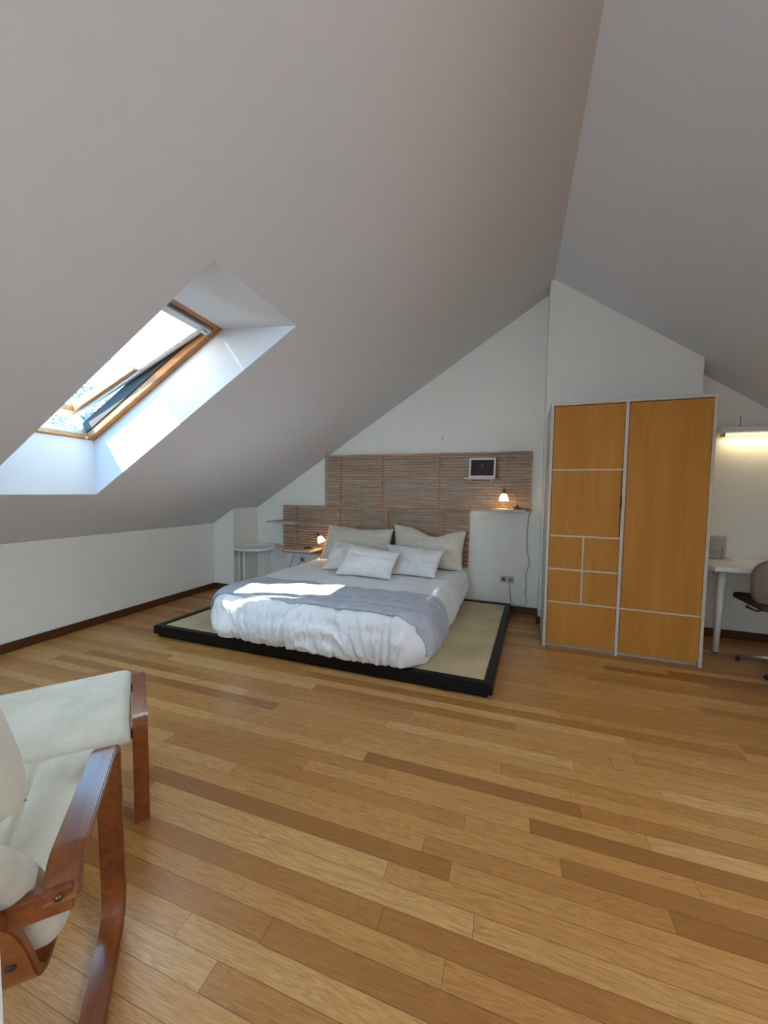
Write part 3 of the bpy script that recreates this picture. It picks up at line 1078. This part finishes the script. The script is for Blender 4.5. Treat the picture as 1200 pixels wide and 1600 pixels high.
def cord(pts, r, mat, lamp):
    # smooth the polyline
    P = [Vector(p) for p in pts]
    out = []
    for i in range(len(P)-1):
        p0 = P[max(i-1, 0)]; p1 = P[i]; p2 = P[i+1]; p3 = P[min(i+2, len(P)-1)]
        for k in range(6):
            t = k/6
            out.append(.5*((2*p1)+(-p0+p2)*t+(2*p0-5*p1+4*p2-p3)*t*t+(-p0+3*p1-3*p2+p3)*t**3))
    out.append(P[-1])
    inv = (Matrix.Translation(lamp.location) @ Matrix.Rotation(lamp.rotation_euler.z, 4, 'Z')).inverted()
    return obj('power_cord', tube([inv @ q for q in out], r, 6), mat, lamp, True)
cord([(.020, 4.10, 1.124), (.045, 4.15, 1.122), (.085, 4.17, 1.10), (.062, 4.20, 1.04), (.050, 4.212, .85), (.060, 4.212, .66), (.084, 4.212, .55), (.052, 4.212, .43), (.060, 4.212, .30), (.050, 4.212, .22), (.068, 4.21, .14), (.045, 4.20, .092), (-.03, 4.205, .088), (-.085, 4.205, .11), (-.10, 4.212, .20), (-.118, 4.212, .33)],
     .0028, M['cord_dark'], lampR)
cord([(-2.53, 4.02, .565), (-2.62, 4.17, .555), (-2.75, 4.175, .50), (-2.80, 4.205, .42), (-2.87, 4.21, .25), (-2.90, 4.21, .10), (-2.84, 4.21, .15), (-2.78, 4.21, .26), (-2.70, 4.21, .34)],
     .0028, M['cord_dark'], lampL)

def socket(x, z, n, label):
    t = empty('wall_socket', (x, YB, z), label=label, cat='socket')
    for i in range(n):
        cx = (i-(n-1)/2)*.071
        pl = obj('plate', box(cx-.036, cx+.036, -.012, 0, -.036, .036, .004), M['socket'], t)
        obj('recess', lathe([(0, 0), (.0195, 0), (.0215, .003), (.0215, .006), (.0185, .006), (.017, .002), (0, .002)], (cx, -.0125, 0), 24, Matrix.Rotation(R(90), 4, 'X')), M['socket_dark'], pl, True)
    return t
ws = socket(-.135, .353, 2, 'double beige wall socket right of the bed')
ws2 = socket(-2.672, .372, 1, 'single wall socket under the low left-hand shelf')
pg_ = obj('power_plug', lathe([(0, 0), (.018, 0), (.017, .02), (.009, .032), (0, .032)], (0, 0, 0), 18, Matrix.Rotation(R(90), 4, 'X')), M['cord'], None, True, loc=(-.10, 4.2015, .353))
tag(pg_, 'grey round plug pushed into the right half of the double socket', 'plug')

# hook on the wall
hk = empty('wall_hook', (-.863, YB, 1.885), label='tiny bent metal hook on the white wall above the headboard', cat='hook')
obj('hook_plate', lathe([(0, 0), (.007, 0), (.007, .006), (0, .008)], (0, 0, 0), 14, Matrix.Rotation(R(90), 4, 'X')), M['cord_dark'], hk, True)
obj('hook_prong', tube([(0, -.005, 0), (-.004, -.022, -.008), (-.012, -.03, -.022), (-.004, -.033, -.034), (.008, -.03, -.026)], .003, 8), M['chrome'], hk, True)
ck = Vector((-.746, 2.34, on_left(-.746, 2.34)))
o = obj('ceiling_hook', tube([(0, 0, .004), (0, 0, -.012), (.006, 0, -.020), (.011, 0, -.012)], .0025, 8), M['white_metal'], None, True, loc=ck)
tag(o, 'tiny white screw hook in the sloping ceiling above the bed', 'hook')

# ------------------------------------------------------------------ round side table in the corner
st = empty('side_table', (-3.135, 3.86, 0), label='round white metal tray table standing in the far left corner by the bed', cat='side table')
rt_ = .255
obj('tray', lathe([(0, .535), (rt_-.01, .535), (rt_, .540), (rt_, .568), (rt_-.006, .570), (rt_-.010, .566), (rt_-.012, .546), (0, .545)], n=48), M['white_metal'], st, True)
lg = []
for k in range(4):
    a = R(-84 + 90*k)
    x, y = .232*math.cos(a), .232*math.sin(a)
    obj('leg', tube([(x, y, 0), (x, y, .536)], .0085, 10), M['white_metal'], st, True)
def ringbar():
    b = bmesh.new()
    for k in range(2):
        a = R(-84+90*k)
        x, y = .232*math.cos(a), .232*math.sin(a)
        add_tube(b, [(x, y, .52+.013*k), (-x, -y, .52+.013*k)], .006, 8)
    return b
obj('cross_bar', ringbar(), M['white_metal'], st, True)

# ------------------------------------------------------------------ wardrobe
WX, WY, WWd, WH, WD = .192, 3.39, 1.093, 2.012, .53
wd = empty('wardrobe', (WX, WY, 0), label='tall white-edged wardrobe with plain birch doors standing against the white wall', cat='wardrobe')
def f_carc():
    b = bmesh.new(); e = .022
    add_box(b, 0, e, 0, WD, 0, WH, .001, 1); add_box(b, WWd-e, WWd, 0, WD, 0, WH, .001, 1)
    add_box(b, e, WWd-e, 0, WD, WH-e, WH, .001, 1); add_box(b, e, WWd-e, .015, WD, .045, .060)
    add_box(b, e, WWd-e, WD-.01, WD, .06, WH-e); add_box(b, .525, .549, .0, WD, 0.0, WH-e, .001, 1)
    add_box(b, e, WWd-e, .04, .05, .0, .045)
    return b
obj('carcass', f_carc(), M['cabinet_white'], wd)
zt, z1_, z2_, z3_, z4_ = 1.988, 1.475, .938, .663, .388
g = .006
def panel(name, x0, x1, z0, z1, parent=wd, y=-.004):
    dpan = obj(name, box(x0+g, x1-g, y, y+.018, z0+g, z1-g, .0015, 1), M['birch'], parent)
    return dpan
def edge(b, x0, x1, z0, z1):
    add_box(b, x0, x1, -.002, .02, z0, z1, .001, 1)
# white strips between the fronts
for a in [(.022, .525, z-.007, z+.007) for z in (z1_, z2_, z3_, z4_)] + [(.549, WWd-.022, .380, .394), (.267, .279, z4_+.007, z2_-.007)]:
    b = bmesh.new(); edge(b, *a)
    obj('rail', b, M['cabinet_white'], wd)
def handled(name, x0, x1, z0, z1, hx=None):
    p = panel(name, x0, x1, z0, z1)
    if hx is not None:
        obj('handle', box(hx-.004, hx+.004, -.008, -.003, (z0+z1)/2-.055, (z0+z1)/2+.055, .001, 1), M['darkgap'], p)
    return p
handled('door', .020, .527, z1_, zt)
pdoor = panel('door', .020, .522, z2_, z1_)
obj('handle', box(.519, .525, -.010, .004, 1.165, 1.275, .001, 1), M['darkgap'], pdoor)
panel('drawer', .020, .273, z3_, z2_); panel('drawer', .273, .527, z3_, z2_)
panel('drawer', .020, .273, z4_, z3_); panel('drawer', .273, .527, z4_, z3_)
panel('drawer', .020, .527, .030, z4_)
panel('door', .547, WWd-.020, .387, zt)
panel('drawer', .547, WWd-.020, .030, .387)

# ------------------------------------------------------------------ desk corner
dk = empty('desk', (1.40, 3.60, 0), label='white laminate desk with a chamfered corner standing against the back wall', cat='desk')
def f_top():
    pts = [(0.01, -.0, .70), (1.2, -.02, .70), (1.2, .60, .70), (-.02, .60, .70), (-.02, .09, .70)]
    bb = prism(pts, .034)
    es = [e for e in bb.edges if abs(e.verts[0].co.z-e.verts[1].co.z) < 1e-5 and e.verts[0].co.z > .72]
    bmesh.ops.bevel(bb, geom=es, offset=.002, segments=2, affect='EDGES')
    return bb
obj('desktop', f_top(), M['white_gloss'], dk)
for (x, y) in ((.115, .17), (1.1, .08), (1.1, .52), (.115, .52)):
    l = obj('leg', tube([(x-.004, y, .012), (x+.006, y-.01, .70)], [.0205, .026], 20), M['white_metal'], dk, True)
    obj('foot', lathe([(0, 0), (.019, 0), (.020, .012), (0, .012)], (x-.004, y, 0), 18), M['rubber'], l)
obj('bracket', box(.055, .095, .13, .17, .66, .70, .004), M['chrome'], dk)

# clear acrylic stand with paper on the desk
ac = empty('acrylic_holder', (1.55, 4.06, .734), label='clear acrylic card holder standing on the desk beside the wardrobe', cat='holder')
obj('back_panel', box(-.12, .12, .03, .034, 0, .20, .001), M['acrylic'], ac)
obj('front_pocket', box(-.02, .08, -.02, -.017, 0, .10, .001), M['acrylic'], ac)
obj('base', box(-.13, .14, -.06, .06, 0, .004, .001), M['acrylic'], ac)
cd_ = obj('card', box(-.05, .05, -.001, .001, 0, .095), M['paper'], None, loc=(1.575, 4.06, .739))
tag(cd_, 'plain white card standing in the clear holder on the desk', 'card')

# wall light over the desk
fl = empty('wall_light', (1.96, YB, 1.83), label='slim white tube light fixed on the wall above the desk', cat='wall light')
obj('housing', box(-.37, .37, -.10, -.0, 0, .05, .008), M['white_metal'], fl)
obj('tube', tube([(-.33, -.065, -.018), (.33, -.065, -.018)], .012, 14), M['tube'], fl, True)
for x in (-.34, .34):
    obj('tube_holder', box(x-.012, x+.012, -.085, -.045, -.034, 0, .003), M['chrome'], fl)
obj('cable', tube([(-.20, -.01, .05), (-.20, -.01, .155)], .004, 8), M['cord'], fl, True)
d = bpy.data.lights.new('wall_light_glow', 'AREA'); d.shape = 'RECTANGLE'; d.size = .62; d.size_y = .05; d.energy = 1.5; d.color = (1, .78, .44)
lo = bpy.data.objects.new('wall_light_glow', d); COL.objects.link(lo); lo.parent = fl; lo.location = (0, -.065, -.036); lo.rotation_euler = (R(14), 0, 0)

# swivel chair at the right edge
ch = empty('swivel_chair', (1.845, 3.52, 0), 0, 'taupe swivel chair with rounded shell back pulled up to the desk', 'chair')
def f_back():
    bm = bmesh.new(); N = 24
    V = []
    for i in range(N+1):
        u = -1+2*i/N; r = []
        for j in range(N+1):
            v = -1+2*j/N
            # superellipse outline
            k_ = (abs(u)**3.2+abs(v)**3.2)**(1/3.2); m_ = max(abs(u), abs(v))
            s = m_/k_ if k_ > 1e-6 else 1
            uu, vv = u*s, v*s
            r.append(bm.verts.new((uu*.27, -.17+.13*uu*uu+.03*vv*vv, .655+vv*.20)))
        V.append(r)
    for i in range(N):
        for j in range(N): bm.faces.new((V[i][j], V[i+1][j], V[i+1][j+1], V[i][j+1]))
    bmesh.ops.recalc_face_normals(bm, faces=bm.faces)
    bmesh.ops.solidify(bm, geom=list(bm.faces), thickness=.018)
    return bm
obj('backrest', f_back(), M['chair_taupe'], ch, True)
obj('seat', box(-.235, .235, -.13, .29, .465, .515, .022, 4), M['chair_dark'], ch, True)
obj('lever', tube([(-.20, -.05, .46), (-.23, -.07, .455), (-.255, -.06, .462), (-.28, -.03, .475)], [.007, .007, .007, .012], 8), M['chair_dark'], ch, True)
obj('gas_post', lathe([(0, .09), (.028, .09), (.028, .25), (.018, .25), (.018, .46), (.07, .465), (0, .465)], n=20), M['chrome'], ch, True)
obj('back_stay', tube([(0, .05, .455), (0, -.12, .46), (0, -.175, .50), (0, -.172, .60)], .012, 8), M['chrome'], ch, True)
for k in range(5):
    a = R(150+72*k)
    ax, ay = math.cos(a), math.sin(a)
    l = obj('leg', tube([(.02*ax, .02*ay, .10), (.14*ax, .14*ay, .075), (.265*ax, .265*ay, .045)], [.020, .017, .011], 10), M['chrome'], ch, True)
    obj('caster', lathe([(0, -.012), (.018, -.012), (.021, -.006), (.021, .006), (.018, .012), (0, .012)], (.27*ax, .27*ay, .021), 16, Matrix.Rotation(a+PI/2, 4, 'Z') @ Matrix.Rotation(R(90), 4, 'X')), M['rubber'], l, True)

# ------------------------------------------------------------------ armchair (bent wood frame) seen from behind
# local frame: +X = forward of the chair, +Y = its left side, origin on the floor under the right arm's rear end
ARM = Vector((-.790, .415, 0)); fdir = Vector((-.714, .700, 0))
arz = math.atan2(fdir.y, fdir.x)
ac_ = empty('armchair', ARM, arz, 'bent beech lounge armchair with cream cushion, seen from behind beside the open door', 'armchair')
CW = .66
def arm(l0, l1, parent):
    path = fillet([(.012, .502), (.046, .557), (.400, .567), (.430, .02), (-.10, .016)], [.03, .055, .09], 10)
    return obj('arm_frame', band(path, l0, l1, .022, .003), M['cherry'], parent)
aw = .058
for l0 in (-aw/2, CW-aw/2):
    a = arm(l0, l0+aw, ac_)
    autosmooth(a)
    obj('bolt', lathe([(0, 0), (.006, 0), (.006, .002), (0, .003)], (.001, l0+aw/2, .520), 14, Matrix.Rotation(R(-90), 4, 'Y')), M['brass'], a, True)
# cross rails
obj('cross_rail', box(.006, .030, -.02, CW+.02, .480, .532, .006, 3), M['cherry'], ac_)
# lamellas forming seat and back
lam = fillet([(.56, .365), (.16, .190), (.050, .455), (-.38, .945)], [.10, .12], 14)
for l0 in (.075, CW-.075-.062):
    s_ = obj('seat_lamella', band(lam, l0, l0+.062, .020, .003), M['cherry'], ac_)
    autosmooth(s_)
    obj('bolt', lathe([(0, 0), (.009, 0), (.009, .003), (0, .004)], (.0925, l0+.031, .326), 14, Matrix.Rotation(R(-112.5), 4, 'Y')), M['darkgap'], s_, True)
obj('back_slat', box(-.375, -.345, .08, CW-.08, .90, .93, .004, 2, None), M['cherry'], ac_)

def slab(path, l0, l1, thick, seed, quilt=.0, ridgeN=0, N=52, flat=1.0):
    """padded cushion following a 2D path (f, z)"""
    bm = bmesh.new()
    P = [Vector(p) for p in path]
    acc = [0]
    for a, b_ in zip(P, P[1:]): acc.append(acc[-1]+(b_-a).length)
    T = acc[-1]
    K = int(T/.007)
    pts = []
    for k in range(K+1):
        d_ = T*k/K
        i = max(j for j in range(len(P)) if acc[j] <= d_+1e-9); i = min(i, len(P)-2)
        tt = (d_-acc[i])/(acc[i+1]-acc[i]); pts.append(P[i].lerp(P[i+1], tt))
    def side(sg):
        rows = []
        for k, p in enumerate(pts):
            t = (pts[min(k+2, K)]-pts[max(k-2, 0)]).normalized(); nr = Vector((-t.y, t.x))
            w_ = k/K; r = []
            ek = min(1, min(k, K-k)*.007/.05)
            for j in range(N*2+1):
                v = j/(N*2); dl = min(v, 1-v)*(l1-l0)
                e = min(1, dl/.035)
                th = thick/2*math.sqrt(max(0, 1-(1-e)**2))*math.sqrt(max(0.0, 1-(1-ek)**2))**.8
                q = 0
                if quilt:
                    fl_ = (l1-l0)*v
                    # diagonal and lengthwise quilting lines
                    for ln in ((fl_ - .16 - .0*w_), (fl_ - .36)):
                        q -= quilt*1.3*math.exp(-(ln/.008)**2)
                    for c_ in (.28, .62):
                        q -= quilt*1.0*math.exp(-(((w_-c_)*T)/.008)**2)
                    q += quilt*.9*nz(fl_*9, w_*T*9, seed) + quilt*.5*nz(fl_*30, w_*T*22, seed)
                x = p + nr*sg*(th + (q*e*ek if sg > 0 else 0))
                r.append(Vector((x.x, l0+(l1-l0)*v, x.y)))
            rows.append(r)
        return rows
    A, B = side(1), side(-1)
    VA = [[bm.verts.new(p) for p in r] for r in A]; VB = [[bm.verts.new(p) for p in r] for r in B]
    for V in (VA, VB):
        for a, b_ in zip(V, V[1:]):
            for j in range(len(a)-1): bm.faces.new((a[j], a[j+1], b_[j+1], b_[j]))
    def st_(a, b_):
        for j in range(len(a)-1): bm.faces.new((a[j], a[j+1], b_[j+1], b_[j]))
    st_(VA[0], VB[0]); st_(VA[-1], VB[-1])
    st_([r[0] for r in VA], [r[0] for r in VB]); st_([r[-1] for r in VA], [r[-1] for r in VB])
    bmesh.ops.remove_doubles(bm, verts=bm.verts, dist=1e-5)
    return bm
cpath = fillet([(.60, .430), (.55, .425), (.20, .258), (.085, .50), (-.34, .98)], [.02, .09, .12], 12)
obj('seat_cushion', slab(cpath[::-1], .045, CW-.045, .075, 3.0, .008), M['cushion'], ac_, True)
hp = [(-.014, .735), (-.045, .82), (-.088, .90), (-.12, .965)]
obj('head_cushion', slab(hp[::-1], .034, CW-.034, .11, 8.0, .003), M['cushion'], ac_, True)

# ------------------------------------------------------------------ footstool in front of it
fd = Vector((-.805, .593, 0)); orz = math.atan2(fd.y, fd.x)
fs = empty('footstool', (-1.345, .992, 0), orz, 'bent beech footstool with quilted cream cushion in front of the armchair', 'footstool')
OL = .455
def oframe(l0, l1):
    path = fillet([(.0, .0), (.004, .395), (OL-.004, .395), (OL, .0)], [.035, .035], 8)
    return obj('side_frame', band(path, l0, l1, .026, .003), M['cherry'], fs)
for l0 in (-.023, .55-.023):
    autosmooth(oframe(l0, l0+.050))
obj('cross_rail', box(.035, .060, .025, .55-.025, .315, .350, .004), M['cherry'], fs)
obj('cross_rail', box(OL-.060, OL-.035, .025, .55-.025, .335, .370, .004), M['cherry'], fs)
opath = fillet([(-.035, .345), (.06, .378), (.24, .382), (OL-.03, .392), (OL+.03, .385)], [.06, .05, .05], 8)
obj('cushion', slab(opath[::-1], .032, .55-.032, .070, 5.0, .010), M['cushion'], fs, True)

# ------------------------------------------------------------------ outside: what shows through the skylight
tr = empty('tree', (-15.2, 9.4, -6.0), 0, 'hazy sparse tree seen through the clear lower pane of the skylight', 'tree')
rnd = random.Random(4)
b = bmesh.new()
add_tube(b, [(0, 0, 0), (.1, 0, 4), (0, .1, 8), (-.1, 0, 10.4)], [.28, .22, .14, .05], 8)
for k in range(9):
    a = rnd.uniform(0, 2*PI); z = rnd.uniform(8.2, 10)
    add_tube(b, [(0, 0, z), (.6*math.cos(a), .6*math.sin(a), z+.35), (1.3*math.cos(a), 1.3*math.sin(a), z+.8)], [.06, .04, .015], 6)
obj('trunk', b, M['bark'], tr, True)
b = bmesh.new()
for k in range(2600):
    c = Vector((rnd.gauss(0, 1), rnd.gauss(0, 1), rnd.gauss(0, 1))).normalized()*rnd.uniform(.3, 1)**.5
    c = Vector((c.x*1.7, c.y*1.7, c.z*.95+10.1))
    if nz(c.x, c.y, c.z, 1.6) < -.02: continue
    u = Vector((rnd.gauss(0, 1), rnd.gauss(0, 1), rnd.gauss(0, 1))).normalized()*rnd.uniform(.04, .09)
    v = u.cross(Vector((rnd.gauss(0, 1), rnd.gauss(0, 1), rnd.gauss(0, 1)))).normalized()*.04
    poly(b, [c-u, c-v, c+u, c+v])
obj('foliage', b, M['leaf'], tr)
